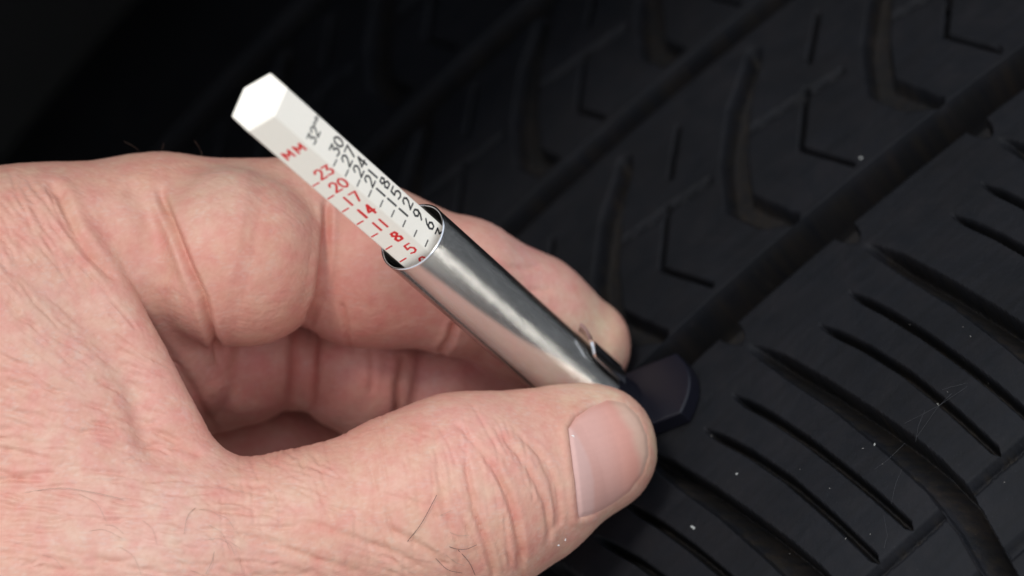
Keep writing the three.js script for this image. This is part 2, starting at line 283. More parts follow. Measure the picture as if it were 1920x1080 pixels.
  const plastic = { roughness: 0.42 }, blank = new THREE.MeshPhysicalMaterial({ ...plastic, color: 0xfcf3e4 });
  const mats = [new THREE.MeshPhysicalMaterial({ ...plastic, map: black }), blank, blank, blank, blank, new THREE.MeshPhysicalMaterial({ ...plastic, map: red })];
  const bar = blankBar();
  function blankBar() {                               // hexagonal bar with small chamfers along its edges and round the tip
    const P = [], U = [], I = [], groups = [], c = 0.1, ring = (r) => hex.map(([x, z]) => [x * r, z * r]);
    const quad = (a, b, d, e, uvs, m) => { const s = P.length / 3; for (const [k, p] of [a, b, d, e].entries()) { P.push(...p); U.push(...uvs[k]); } groups.push([I.length, m]); I.push(s, s + 1, s + 2, s, s + 2, s + 3); };
    const vt = (y) => 1 - (top - y) * (200 / 3.76) / 2000;
    for (let k = 0; k < 6; k++) {
      const a = hex[k], b = hex[(k + 1) % 6], L = Math.hypot(b[0] - a[0], b[1] - a[1]), f = c / L, A = [mix(a[0], b[0], f), mix(a[1], b[1], f)], D = [mix(b[0], a[0], f), mix(b[1], a[1], f)];
      const n = hex[(k + 2) % 6], L2 = Math.hypot(n[0] - b[0], n[1] - b[1]), D2 = [mix(b[0], n[0], c / L2), mix(b[1], n[1], c / L2)];
      const uvq = [[f, vt(bot)], [1 - f, vt(bot)], [1 - f, vt(top - c)], [f, vt(top - c)]], z4 = [[0, 0], [0, 0], [0, 0], [0, 0]];
      quad([A[0], bot, A[1]], [D[0], bot, D[1]], [D[0], top - c, D[1]], [A[0], top - c, A[1]], uvq, k);
      quad([D[0], bot, D[1]], [D2[0], bot, D2[1]], [D2[0], top - c, D2[1]], [D[0], top - c, D[1]], z4, 1);
      const s = 0.965; quad([A[0], top - c, A[1]], [D[0], top - c, D[1]], [D[0] * s, top, D[1] * s], [A[0] * s, top, A[1] * s], z4, 1);
      quad([D[0], top - c, D[1]], [D2[0], top - c, D2[1]], [D2[0] * s, top, D2[1] * s], [D[0] * s, top, D[1] * s], z4, 1);
      quad([A[0] * s, top, A[1] * s], [D[0] * s, top, D[1] * s], [D2[0] * s, top, D2[1] * s], [0, top, 0], z4, 1);
    }
    const g = new THREE.BufferGeometry(); g.setAttribute('position', new THREE.Float32BufferAttribute(P, 3)); g.setAttribute('uv', new THREE.Float32BufferAttribute(U, 2)); g.setIndex(I);
    groups.forEach(([s, m], i) => g.addGroup(s, 6, m)); g.computeVertexNormals(); return g;
  }
  put('scale_stick', bar, mats, gauge, 'white six-sided plastic stick printed in black and red');
  // pocket clip: curved strip beside the tube with a flared lip
  {
    const P = [], I = [], na = 14, ns = 26;
    for (let side = 0; side < 2; side++) for (let j = 0; j <= ns; j++) for (let i = 0; i <= na; i++) {
      const t = j / ns, s = mix(-39.8, -31, t), flare = smooth(0.8, 1, t), r = 4.9 + 0.25 * t + 0.32 * flare + (side ? 0.42 : 0), f = mix(46, 108, i / na) * Math.PI / 180 * 1, w = 1 - 0.45 * flare, ff = mix(81 * Math.PI / 180, f, w);
      P.push(r * Math.sin(ff), s, r * Math.cos(ff));
    }
    const id = (k, j, i) => k * (ns + 1) * (na + 1) + j * (na + 1) + i;
    for (let j = 0; j < ns; j++) for (let i = 0; i < na; i++) { I.push(id(1, j, i), id(1, j, i + 1), id(1, j + 1, i), id(1, j + 1, i), id(1, j, i + 1), id(1, j + 1, i + 1)); I.push(id(0, j, i), id(0, j + 1, i), id(0, j, i + 1), id(0, j + 1, i), id(0, j + 1, i + 1), id(0, j, i + 1)); }
    for (let j = 0; j < ns; j++) for (const i of [0, na]) { const o = [id(0, j, i), id(1, j, i), id(0, j + 1, i), id(1, j + 1, i)]; I.push(o[0], o[1], o[2], o[2], o[1], o[3]); }
    for (let i = 0; i < na; i++) for (const j of [0, ns]) { const o = [id(0, j, i), id(1, j, i), id(0, j, i + 1), id(1, j, i + 1)]; I.push(o[0], o[1], o[2], o[2], o[1], o[3]); }
    const g = geometry(P, I); put('pocket_clip', g.toNonIndexed().index ? g : (() => { const n = g.toNonIndexed(); n.computeVertexNormals(); return n; })(), bright);
  }
  // black plastic base: short barrel and a bar-shaped foot with rounded ends
  const dark = new THREE.MeshPhysicalMaterial({ color: rgb(0.007, 0.007, 0.012), roughness: 0.32, specularIntensity: 0.6 });
  put('base_barrel', lathe([[0, -38.6], [ro - 0.05, -39.4], [ro + 0.12, -39.7], [ro + 0.12, -44.4], [ro + 0.5, -44.8]]), dark);
  const sh = new THREE.Shape(), hw = 4.7, hl = 12.2, bulge = 2.0;
  sh.moveTo(-hl + bulge, -hw); sh.lineTo(hl - bulge, -hw); sh.quadraticCurveTo(hl + bulge * 0.75, 0, hl - bulge, hw); sh.lineTo(-hl + bulge, hw); sh.quadraticCurveTo(-hl - bulge * 0.75, 0, -hl + bulge, -hw);
  const bevel = 0.28, plate = new THREE.ExtrudeGeometry(sh, { depth: 2.55 - bevel * 2, bevelEnabled: true, bevelThickness: bevel, bevelSize: bevel, bevelOffset: -bevel, bevelSegments: 3, curveSegments: 20 });
  plate.translate(0, 0, bevel); plate.rotateX(-Math.PI / 2); plate.rotateY(-34.8 * Math.PI / 180); plate.translate(0, -47.07, 0);
  put('foot_bar', plate, dark);
  put('probe_pin', lathe([[0, -52], [0.9, -51.6], [0.9, -46]], 20), bright);
}
// ---------------------------------------------------------------- hand
const CELL = 0.22;                                       // mm, mesh size of the hand in view
const smin = (a, b, k) => { const h = Math.max(k - Math.abs(a - b), 0) / k; return Math.min(a, b) - h * h * k * 0.25; };
// joints: photograph place, depth and radius in mm
function chain(list, zs = 1) { const o = []; for (let i = 1; i < list.length; i++) { const [a, b] = [list[i - 1], list[i]], p = at(a[0], a[1], a[2]), q = at(b[0], b[1], b[2]); o.push({ ax: p.x, ay: p.y, az: p.z, bx: q.x - p.x, by: q.y - p.y, bz: (q.z - p.z) * zs, r0: a[3], r1: b[3], l: 1 / ((q.x - p.x) ** 2 + (q.y - p.y) ** 2 + ((q.z - p.z) * zs) ** 2 + 1e-9), zs }); } return o; }
const bone = (c, x, y, z) => { const px = x - c.ax, py = y - c.ay, pz = (z - c.az) * c.zs, t = clamp((px * c.bx + py * c.by + pz * c.bz) * c.l, 0, 1), dx = px - c.bx * t, dy = py - c.by * t, dz = pz - c.bz * t; return (Math.sqrt(dx * dx + dy * dy + dz * dz) - c.r0 - (c.r1 - c.r0) * t) / (c.zs > 1 ? 1.08 : 1); };
const bounds = (bones) => { const P = []; for (const c of bones) P.push([c.ax, c.ay, c.az, c.r0], [c.ax + c.bx, c.ay + c.by, c.az + c.bz / c.zs, c.r1]); const m = [0, 1, 2].map((k) => P.reduce((s, p) => s + p[k], 0) / P.length); bones.ball = [...m, Math.max(...P.map((p) => Math.hypot(p[0] - m[0], p[1] - m[1], p[2] - m[2]) + p[3]))]; };
function join(d, bones, x, y, z, inner, k) {             // smooth union with a chain, skipped where the chain is too far to matter
  if (!bones.ball) bounds(bones); const b = bones.ball; if (Math.sqrt((x - b[0]) ** 2 + (y - b[1]) ** 2 + (z - b[2]) ** 2) - b[3] - inner > d + k) return d; return smin(d, chainDist(bones, x, y, z, inner), k);
}
const chainDist = (bones, x, y, z, k) => { let d = bone(bones[0], x, y, z); for (let i = 1; i < bones.length; i++) d = smin(d, bone(bones[i], x, y, z), k); return d; };
function tri(a, b, c, r) { const A = at(...a), Bv = at(...b), Cv = at(...c), n = Bv.clone().sub(A).cross(Cv.clone().sub(A)).normalize(); return { A, E: [Bv.clone().sub(A), Cv.clone().sub(Bv), A.clone().sub(Cv)], Pt: [A, Bv, Cv], n, r }; }
function triDist(t, x, y, z) {
  let inside = true, best = 1e9;
  for (let i = 0; i < 3; i++) {
    const e = t.E[i], p = t.Pt[i], wx = x - p.x, wy = y - p.y, wz = z - p.z, n = t.n;
    const cx = e.y * n.z - e.z * n.y, cy = e.z * n.x - e.x * n.z, cz = e.x * n.y - e.y * n.x; if (wx * cx + wy * cy + wz * cz > 0) inside = false;
    const s = clamp((wx * e.x + wy * e.y + wz * e.z) / e.lengthSq(), 0, 1), dx = wx - e.x * s, dy = wy - e.y * s, dz = wz - e.z * s, d = dx * dx + dy * dy + dz * dz; if (d < best) best = d;
  }
  if (inside) { const d = (x - t.A.x) * t.n.x + (y - t.A.y) * t.n.y + (z - t.A.z) * t.n.z; return Math.abs(d) - t.r; }
  return Math.sqrt(best) - t.r;
}
const indexBase = chain([[-420, 640, -6, 13], [30, 500, -2, 12], [280, 478, -7, 10.8]]), indexFlesh = chain([[268, 500, -6, 10.6], [352, 660, -14, 8.8]]), indexBack = chain([[130, 470, -3, 10.4], [300, 445, -6, 9.9], [560, 442, -9, 9.9]]);
const indexPad = chain([[428, 482, -1.5, 11.2], [458, 488, -1.8, 10.8]]), indexMiddle = chain([[560, 450, -9, 9.7], [690, 498, -9.5, 10], [835, 531, -11, 8.7]]), indexTip = chain([[880, 541, -12, 8.4], [990, 596, -16.5, 7.8], [1085, 650, -20, 6.7]]);
const midA = chain([[300, 700, -22, 10], [430, 664, -18, 9], [455, 664, -17.5, 8.7]]), midAB = chain([[482, 664, -19.5, 7.2], [572, 676, -20.5, 6.6]]), midB = chain([[668, 692, -19.5, 8.3], [690, 705, -20, 8.2]]), midC = chain([[830, 732, -22.5, 8.2], [960, 752, -25.5, 7.6], [1030, 765, -27, 6.9]]);
const ringA = chain([[250, 860, -33, 10], [520, 850, -33, 9.2], [700, 862, -35, 8.6], [860, 880, -36, 8]]), palm = chain([[180, 840, -24, 13], [-420, 900, -14, 19]]), palm2 = chain([[60, 560, -16, 13], [100, 900, -30, 13]]), heel = chain([[120, 1130, -8, 16], [-420, 1060, -8, 20]]);
const thumbBase = chain([[-420, 1120, 0, 19], [120, 1085, 4, 15.5], [330, 1060, 6, 13], [590, 1003, 5.5, 10.1]]), thumbMid = chain([[590, 1003, 5.5, 10.1], [790, 955, 3.5, 11.8], [880, 930, 2, 12.5]], 1.06), thumbTip = chain([[880, 928, 2, 12.5], [985, 893, 0, 10.7], [1060, 857, -2, 8.7], [1108, 844, -3.2, 8.25]], 1.14);
const backs = [tri([-30, 560, 2], [262, 1060, 7], [-500, 900, 2], 11), tri([-10, 600, 2], [250, 1050, 7], [20, 1000, 6], 11)], webs = [tri([146, 466, 5.5], [384, 918, 8], [20, 880, 9], 3.8), tri([146, 466, 5.5], [20, 880, 9], [-30, 540, 8.5], 3.8)];
const forearm = chain([[-420, 860, -6, 24], [-1150, 960, -6, 29], [-1900, 1080, -6, 33]]);
function handDist(x, y, z) {
  let back = smin(triDist(backs[0], x, y, z), triDist(backs[1], x, y, z), 2);
  back = smin(back, Math.min(triDist(webs[0], x, y, z), triDist(webs[1], x, y, z)), 4);
  let th = join(back, thumbBase, x, y, z, 3, 3.5); th = join(th, thumbMid, x, y, z, 3, 3); th = join(th, thumbTip, x, y, z, 1.5, 2);
  let ix = chainDist(indexBase, x, y, z, 3); ix = join(ix, indexFlesh, x, y, z, 2, 4); ix = join(ix, indexBack, x, y, z, 3, 3); ix = join(ix, indexPad, x, y, z, 1, 1.6); ix = join(ix, indexMiddle, x, y, z, 2.5, 1.3); ix = join(ix, indexTip, x, y, z, 2.5, 2.2);
  let d = smin(th, ix, 0.9);
  d = join(d, palm, x, y, z, 3, 8); d = join(d, palm2, x, y, z, 3, 3); d = join(d, heel, x, y, z, 3, 8);
  let md = chainDist(midA, x, y, z, 2); md = join(md, midAB, x, y, z, 1, 0.7); md = join(md, midB, x, y, z, 2, 0.7); md = join(md, midC, x, y, z, 2, 0.9); md = join(md, ringA, x, y, z, 2, 0.5);
  return join(smin(d, md, 0.5), forearm, x, y, z, 6, 10);
}
function meshOf(f, lo, hi, h) {                          // surface nets on a grid that is filled only near the surface
  const n = [0, 1, 2].map((k) => Math.ceil((hi[k] - lo[k]) / h / 6) * 6), sx = (n[1] + 1) * (n[2] + 1), sy = n[2] + 1, total = (n[0] + 1) * sx;
  const val = new Float32Array(total).fill(NaN), cell = new Int32Array(total).fill(-1), todo = [], reach = 6 * h * 0.87 * 1.25;
  for (let i = 0; i < n[0]; i += 6) for (let j = 0; j < n[1]; j += 6) for (let k = 0; k < n[2]; k += 6) {
    if (Math.abs(f(lo[0] + (i + 3) * h, lo[1] + (j + 3) * h, lo[2] + (k + 3) * h)) > reach) continue;
    todo.push([i, j, k]);
    for (let a = i; a <= i + 6; a++) for (let b = j; b <= j + 6; b++) for (let c = k; c <= k + 6; c++) { const o = a * sx + b * sy + c; if (val[o] !== val[o]) val[o] = f(lo[0] + a * h, lo[1] + b * h, lo[2] + c * h); }
  }
  const P = [], I = [], off = [0, sx, sy, sx + sy, 1, sx + 1, sy + 1, sx + sy + 1], E = [[0, 1], [2, 3], [4, 5], [6, 7], [0, 2], [1, 3], [4, 6], [5, 7], [0, 4], [1, 5], [2, 6], [3, 7]];
  const cx = [0, 1, 0, 1, 0, 1, 0, 1], cy = [0, 0, 1, 1, 0, 0, 1, 1], cz = [0, 0, 0, 0, 1, 1, 1, 1];
  for (const [i0, j0, k0] of todo) for (let i = i0; i < i0 + 6; i++) for (let j = j0; j < j0 + 6; j++) for (let k = k0; k < k0 + 6; k++) {
    const o = i * sx + j * sy + k; let mask = 0; for (let c = 0; c < 8; c++) if (val[o + off[c]] < 0) mask |= 1 << c;
    if (mask === 0 || mask === 255) continue;
    let x = 0, y = 0, z = 0, m = 0;
    for (const [a, b] of E) { const va = val[o + off[a]], vb = val[o + off[b]]; if ((va < 0) === (vb < 0)) continue; const t = va / (va - vb); x += mix(cx[a], cx[b], t); y += mix(cy[a], cy[b], t); z += mix(cz[a], cz[b], t); m++; }
    cell[o] = P.length / 3; P.push(lo[0] + (i + x / m) * h, lo[1] + (j + y / m) * h, lo[2] + (k + z / m) * h);
  }
  for (const [i0, j0, k0] of todo) for (let i = Math.max(1, i0); i < i0 + 6; i++) for (let j = Math.max(1, j0); j < j0 + 6; j++) for (let k = Math.max(1, k0); k < k0 + 6; k++) {
    const o = i * sx + j * sy + k, v = val[o] < 0;
    for (const [step, u, w] of [[sx, sy, 1], [sy, 1, sx], [1, sx, sy]]) {
      if (val[o + step] !== val[o + step] || (val[o + step] < 0) === v) continue;
      const q = [cell[o], cell[o - u], cell[o - u - w], cell[o - w]]; if (q[0] < 0 || q[1] < 0 || q[2] < 0 || q[3] < 0) continue;
      if (v) I.push(q[0], q[1], q[2], q[0], q[2], q[3]); else I.push(q[0], q[2], q[1], q[0], q[3], q[2]);
    }
  }
  return [new Float32Array(P), new Uint32Array(I)];
}
// folds of the skin: [points, depth mm, width mm, lowest z, highest z]
const folds = [];
const fold = (pts, depth, width, z0 = -14, z1 = 40) => { const zr = (Math.max(z0, -30) + Math.min(z1, 20)) / 2, q = pts.map(([x, y]) => { const p = at(x, y, zr); return [p.x, p.y]; }); const xs = q.map((p) => p[0]), ys = q.map((p) => p[1]), w = width * 3.2; folds.push({ q, depth, width, z0, z1, x0: Math.min(...xs) - w, x1: Math.max(...xs) + w, y0: Math.min(...ys) - w, y1: Math.max(...ys) + w }); };
// thumb knuckle
fold([[871, 843], [880, 893], [893, 956], [912, 1010], [924, 1057], [930, 1090]], 0.42, 0.42, -8);
fold([[905, 840], [933, 882], [953, 921], [968, 971], [978, 1030], [975, 1080]], 0.5, 0.45, -8);
fold([[928, 800], [972, 847], [999, 889], [1023, 940], [1031, 991], [1024, 1030]], 0.3, 0.4, -8);
fold([[960, 800], [1010, 850], [1034, 905], [1042, 960], [1040, 1000]], 0.2, 0.3, -8);
fold([[985, 812], [1023, 860], [1044, 909], [1050, 963], [1046, 994]], 0.26, 0.35, -8);
fold([[850, 790], [871, 804], [902, 839], [918, 866]], 0.2, 0.35, -8);
fold([[820, 850], [828, 900], [838, 960], [850, 1000]], 0.14, 0.4, -8);
fold([[779, 856], [785, 910], [792, 940]], 0.12, 0.35, -8);
fold([[702, 850], [706, 920], [714, 960]], 0.1, 0.4, -8);
fold([[719, 975], [778, 1006], [817, 1033], [848, 1062]], 0.3, 0.45, -8);
fold([[690, 1005], [751, 1030], [800, 1062]], 0.25, 0.45, -8);
fold([[555, 964], [615, 979], [675, 1005], [720, 1024], [760, 1060]], 0.22, 0.5, -8);
fold([[442, 990], [506, 1001], [562, 1024], [637, 1050], [712, 1076]], 0.24, 0.5, -8);
// valley along the web and the fold at its edge
fold([[20, 470], [55, 505], [150, 577], [222, 660], [267, 738], [290, 815], [330, 860]], 0.55, 1.5, -12);
fold([[250, 700], [275, 790], [300, 850], [400, 875]], 0.3, 1.3, -12);
fold([[300, 800], [340, 828], [395, 852]], 0.3, 0.5, -12);
// index finger
fold([[88, 340], [120, 365], [153, 438], [185, 482], [240, 535]], 0.7, 0.7, -16);
fold([[238, 335], [261, 365], [300, 443], [317, 493], [322, 540]], 0.5, 1.5, -16);
fold([[170, 440], [252, 530], [300, 612], [366, 724], [416, 850]], 0.25, 0.6, -30, 5);
fold([[296, 340], [317, 393], [356, 482], [389, 560], [403, 643], [402, 700]], 1.0, 0.6, -18);
fold([[612, 360], [614, 420], [613, 480], [600, 560], [572, 622]], 0.8, 0.5, -22);
fold([[640, 560], [650, 620], [655, 665]], 0.25, 0.4, -24);
fold([[855, 600], [842, 640], [820, 668]], 0.6, 0.5, -24);
fold([[905, 470], [940, 500], [985, 505], [1020, 498]], 0.18, 0.5, -24);
fold([[960, 560], [1000, 545], [1040, 545]], 0.16, 0.5, -24);
for (let i = 0; i < 6; i++) fold([[420 + i * 6, 548 + i * 17], [490, 556 + i * 17], [570 - i * 6, 545 + i * 15]], 0.018, 0.16, -10);
// middle finger
fold([[562, 600], [560, 680], [552, 760]], 0.4, 0.75, -40, -8);
fold([[592, 600], [590, 680], [584, 770]], 0.4, 0.7, -40, -8);
fold([[764, 660], [752, 720], [748, 800]], 0.4, 0.7, -40, -10);
fold([[700, 640], [704, 690], [700, 740]], 0.15, 0.5, -40, -10);
// fine lines over the back of the hand, following the pull of the skin
for (let i = 0; i < 620; i++) {
  const x = -40 + rnd() * 620, y = 350 + rnd() * 730; if (x > 150 + (y - 440) * 0.6 && y < 900) continue; if (x > 330 && y < 900) continue;
  const ang = mix(0.95, 0.16, smooth(420, 860, y - x * 0.15)) + (rnd() - 0.5) * 0.42, l = 18 + rnd() * 62, pts = [];
  for (let k = -2; k <= 2; k++) { const bend = 0.12 * k * k * (i % 2 ? 1 : -1); pts.push([x + Math.cos(ang + bend * 0.1) * l * k / 2, y + Math.sin(ang) * l * k / 2 + bend * 5 + (rnd() - 0.5) * 5]); }
  fold(pts, 0.05 + 0.17 * rnd() * rnd(), 0.2 + rnd() * 0.16, -10);
}
for (let i = 0; i < 190; i++) {                         // and across the thumb
  const x = 430 + rnd() * 560, y = 800 + rnd() * 280, a = (x > 820 ? 1.25 : rnd() < 0.5 ? 0.4 : 1.3) + (rnd() - 0.5) * 0.5, l = 20 + rnd() * 50;
  fold([[x - Math.cos(a) * l, y - Math.sin(a) * l], [x + (rnd() - 0.5) * 8, y + (rnd() - 0.5) * 8], [x + Math.cos(a) * l, y + Math.sin(a) * l]], 0.045 + 0.11 * rnd() * rnd(), 0.22, -8);
}
// thumbnail outline (photograph places), centre first
const nailLine = [[1066, 803], [1072, 845], [1078, 890], [1083, 935], [1087, 968], [1115, 962], [1150, 948], [1184, 925], [1208, 893], [1219, 855], [1216, 818], [1201, 783], [1175, 757], [1140, 752], [1104, 768], [1080, 783]];
const nailXY = nailLine.map(([x, y]) => { const p = at(x, y, 5); return [p.x, p.y]; });
function nailDist(x, y) {                                 // signed distance to the outline, negative inside
  let d = 1e9, s = 1; for (let i = 0, j = nailXY.length - 1; i < nailXY.length; j = i++) { const a = nailXY[i], b = nailXY[j], ex = b[0] - a[0], ey = b[1] - a[1], wx = x - a[0], wy = y - a[1], t = clamp((wx * ex + wy * ey) / (ex * ex + ey * ey), 0, 1); d = Math.min(d, (wx - ex * t) ** 2 + (wy - ey * t) ** 2); if (a[1] > y !== b[1] > y && x < (b[0] - a[0]) * (y - a[1]) / (b[1] - a[1]) + a[0]) s = -s; }
  return s * Math.sqrt(d);
}
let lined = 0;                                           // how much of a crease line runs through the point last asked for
function relief(x, y, z, nz) {                           // height of the skin over the smooth hand, mm
  lined = 0; let h = 0.12 * noise(x * 0.2, y * 0.2, z * 0.2) + 0.03 * noise(x * 0.6, y * 0.6, z * 0.6) + 0.02 * noise(x * 1.5, y * 1.5, z * 1.5) + 0.02 * noise(x * 2.9, y * 2.9, z * 2.9);
  const c = 0.83, s = 0.56, al = x * c - y * s, ac = x * s + y * c, rid = 1 - Math.abs(noise(al * 0.5, ac * 1.7, z * 0.8)) * 2.2; if (rid > 0.5) h -= 0.032 * (rid - 0.5) * 2 * smooth(30, -20, x);
  if (nz > -0.1) for (const f of folds) {
    if (x < f.x0 || x > f.x1 || y < f.y0 || y > f.y1 || z < f.z0 || z > f.z1) continue;
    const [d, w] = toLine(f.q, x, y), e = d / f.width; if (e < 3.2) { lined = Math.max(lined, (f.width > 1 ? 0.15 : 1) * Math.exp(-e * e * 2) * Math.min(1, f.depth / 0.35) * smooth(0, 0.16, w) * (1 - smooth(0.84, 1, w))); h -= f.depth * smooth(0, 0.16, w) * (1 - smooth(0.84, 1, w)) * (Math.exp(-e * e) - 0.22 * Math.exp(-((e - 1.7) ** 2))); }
  }
  if (nz > -0.1 && x > 5 && z > -8 && x < 19 && y < -11 && y > -31) { const d = nailDist(x, y); h += 0.24 * Math.exp(-(((d - 0.7) / 0.55) ** 2)) * mix(1, 0.12, smooth(8.5, 12, x)) - (d < 0.25 ? mix(0.3, 0.05, smooth(9.5, 13, x)) * smooth(0.25, -0.1, d) : 0); }
  return h;
}
// skin tones: general colour plus redder, paler, yellower places; shade on curled fingers painted in
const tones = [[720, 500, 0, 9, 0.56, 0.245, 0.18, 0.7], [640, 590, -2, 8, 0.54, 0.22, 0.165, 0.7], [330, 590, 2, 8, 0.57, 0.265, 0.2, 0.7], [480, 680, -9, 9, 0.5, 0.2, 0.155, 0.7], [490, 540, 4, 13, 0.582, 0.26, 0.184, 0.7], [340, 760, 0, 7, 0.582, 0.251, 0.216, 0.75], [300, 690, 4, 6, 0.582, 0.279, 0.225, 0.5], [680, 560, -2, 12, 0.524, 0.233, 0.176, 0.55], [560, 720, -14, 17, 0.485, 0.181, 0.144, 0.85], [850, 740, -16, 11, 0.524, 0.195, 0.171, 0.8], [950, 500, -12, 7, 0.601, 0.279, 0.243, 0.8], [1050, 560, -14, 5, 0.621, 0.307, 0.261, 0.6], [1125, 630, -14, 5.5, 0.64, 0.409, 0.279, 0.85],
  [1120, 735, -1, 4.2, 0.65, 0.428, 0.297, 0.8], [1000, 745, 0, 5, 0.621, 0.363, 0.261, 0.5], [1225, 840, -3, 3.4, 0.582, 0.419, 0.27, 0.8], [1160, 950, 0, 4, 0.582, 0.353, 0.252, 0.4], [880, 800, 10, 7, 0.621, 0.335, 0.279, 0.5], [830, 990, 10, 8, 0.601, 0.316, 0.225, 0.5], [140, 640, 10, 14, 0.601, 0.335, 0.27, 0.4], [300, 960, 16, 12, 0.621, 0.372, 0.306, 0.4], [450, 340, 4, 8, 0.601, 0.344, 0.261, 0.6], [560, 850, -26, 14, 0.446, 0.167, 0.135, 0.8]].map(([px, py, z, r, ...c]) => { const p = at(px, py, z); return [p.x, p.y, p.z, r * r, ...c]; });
function tone(x, y, z, out, k) {
  let r = 0.6, g = 0.308, b = 0.228;
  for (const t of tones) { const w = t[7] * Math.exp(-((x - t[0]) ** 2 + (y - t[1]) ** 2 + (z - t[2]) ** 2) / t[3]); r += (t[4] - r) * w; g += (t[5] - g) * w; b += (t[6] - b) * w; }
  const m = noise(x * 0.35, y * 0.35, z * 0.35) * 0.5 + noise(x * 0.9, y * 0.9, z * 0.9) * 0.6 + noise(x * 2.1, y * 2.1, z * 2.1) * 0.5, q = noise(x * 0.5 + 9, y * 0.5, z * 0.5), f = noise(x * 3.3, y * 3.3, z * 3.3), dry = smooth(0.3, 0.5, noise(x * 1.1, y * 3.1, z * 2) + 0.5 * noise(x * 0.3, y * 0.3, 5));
  out[k] = r * (1 + 0.05 * m + 0.03 * f); out[k + 1] = g * (1 + 0.17 * m + 0.14 * q + 0.12 * noise(x * 0.13, y * 0.13, z * 0.13 + 5) + 0.05 * f + 0.09 * dry); out[k + 2] = b * (1 + 0.18 * m + 0.08 * q + 0.12 * noise(x * 0.13, y * 0.13, z * 0.13 + 5) + 0.06 * f + 0.13 * dry);
}
const hand = thing('hand', 'bare hand pinching the steel gauge between thumb and index finger', 'hand', at(400, 700, 0));
const frontZ = (x, y) => { let z = 30; for (let i = 0; i < 60; i++) { const d = handDist(x, y, z); z -= d; if (d < 0.003) break; } return z; };
{
  const finish = ([P, I], fine) => {
    const n = P.length / 3, C = new Float32Array(n * 3), e = 0.15;
    for (let i = 0; i < n; i++) {
      const x = P[i * 3], y = P[i * 3 + 1], z = P[i * 3 + 2];
      const n1 = handDist(x + e, y - e, z - e), n2 = handDist(x - e, y - e, z + e), n3 = handDist(x - e, y + e, z - e), n4 = handDist(x + e, y + e, z + e); let gx = n1 - n2 - n3 + n4, gy = n3 + n4 - n1 - n2, gz = n2 + n4 - n1 - n3; const l = 1 / Math.hypot(gx, gy, gz); gx *= l; gy *= l; gz *= l;
      const h = fine ? relief(x, y, z, gz) : 0.1 * noise(x * 0.22, y * 0.22, z * 0.22); tone(x, y, z, C, i * 3); if (fine) { C[i * 3 + 1] *= 1 - 0.07 * lined; C[i * 3 + 2] *= 1 - 0.09 * lined; }      // creases: redder skin, plus the reddish shading of folds painted in
      P[i * 3] += gx * h; P[i * 3 + 1] += gy * h; P[i * 3 + 2] += gz * h;
    }
    const g = geometry(P, I, { color: [C, 3] }); return g;
  };
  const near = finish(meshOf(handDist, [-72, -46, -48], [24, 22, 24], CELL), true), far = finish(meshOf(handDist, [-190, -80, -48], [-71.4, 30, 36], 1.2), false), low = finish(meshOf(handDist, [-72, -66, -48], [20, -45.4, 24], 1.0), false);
  const skin = new THREE.MeshPhysicalMaterial({ vertexColors: true, roughness: 0.52, specularIntensity: 0.7, sheen: 0.25, sheenColor: rgb(0.9, 0.55, 0.45), sheenRoughness: 0.6 });
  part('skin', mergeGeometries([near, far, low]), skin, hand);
  // thumbnail: curved plate laid on the thumb, sunk under the skin round its base
  const NX = 70, NY = 84, xs = nailXY.map((p) => p[0]), ys = nailXY.map((p) => p[1]), x0 = Math.min(...xs) - 0.7, x1 = Math.max(...xs) + 0.7, y0 = Math.min(...ys) - 0.7, y1 = Math.max(...ys) + 0.7, P = [], C = [], I = [], ok = [], base = at(1078, 880, 5), tip = at(1228, 838, 5), axis = tip.clone().sub(base), L = axis.length(); axis.normalize();
  for (let j = 0; j <= NY; j++) for (let i = 0; i <= NX; i++) {
    const x = mix(x0, x1, i / NX), y = mix(y0, y1, j / NY), d = nailDist(x, y), z = frontZ(x, y), along = ((x - base.x) * axis.x + (y - base.y) * axis.y) / L, across = -(x - base.x) * axis.y + (y - base.y) * axis.x;
    ok.push(d < 0.6); P.push(x, y, z + 0.28 * smooth(0.15, -0.5, d) - 0.13 - 0.5 * Math.max(0, d - 0.05) + 0.012 * noise(across * 2.2, along * 0.4, 5));
    const moon = smooth(0.03, -0.03, along - (0.19 - 0.0038 * across * across) - 0.01 * noise(across, along * 9, 2)), free = smooth(0.72, 0.86, along + 0.003 * across * across + 0.03 * noise(across * 0.8, 1, 3)), red = smooth(0.35, 0.7, along), st = 1 + 0.03 * noise(across * 2.6, along * 0.7, 1) + 0.02 * noise(x * 2, y * 2, 1);
    let c = [mix(0.6, 0.58, red), mix(0.32, 0.27, red), mix(0.265, 0.21, red)]; c = c.map((q, k) => mix(q, [0.62, 0.39, 0.345][k], moon * 0.7)); c = c.map((q, k) => mix(q, [0.6, 0.4, 0.3][k], free * 0.8)); C.push(...c.map((q) => q * st));
  }
  for (let j = 0; j < NY; j++) for (let i = 0; i < NX; i++) { const k = j * (NX + 1) + i, q = [k, k + 1, k + NX + 1, k + NX + 2]; if (ok[q[0]] && ok[q[1]] && ok[q[2]]) I.push(q[0], q[1], q[2]); if (ok[q[1]] && ok[q[2]] && ok[q[3]]) I.push(q[2], q[1], q[3]); }
  part('thumbnail', geometry(P, I, { color: [C, 3] }), new THREE.MeshPhysicalMaterial({ vertexColors: true, roughness: 0.42, clearcoat: 0.12, clearcoatRoughness: 0.3, side: THREE.DoubleSide }), hand, 'short pink thumbnail with pale base');
}
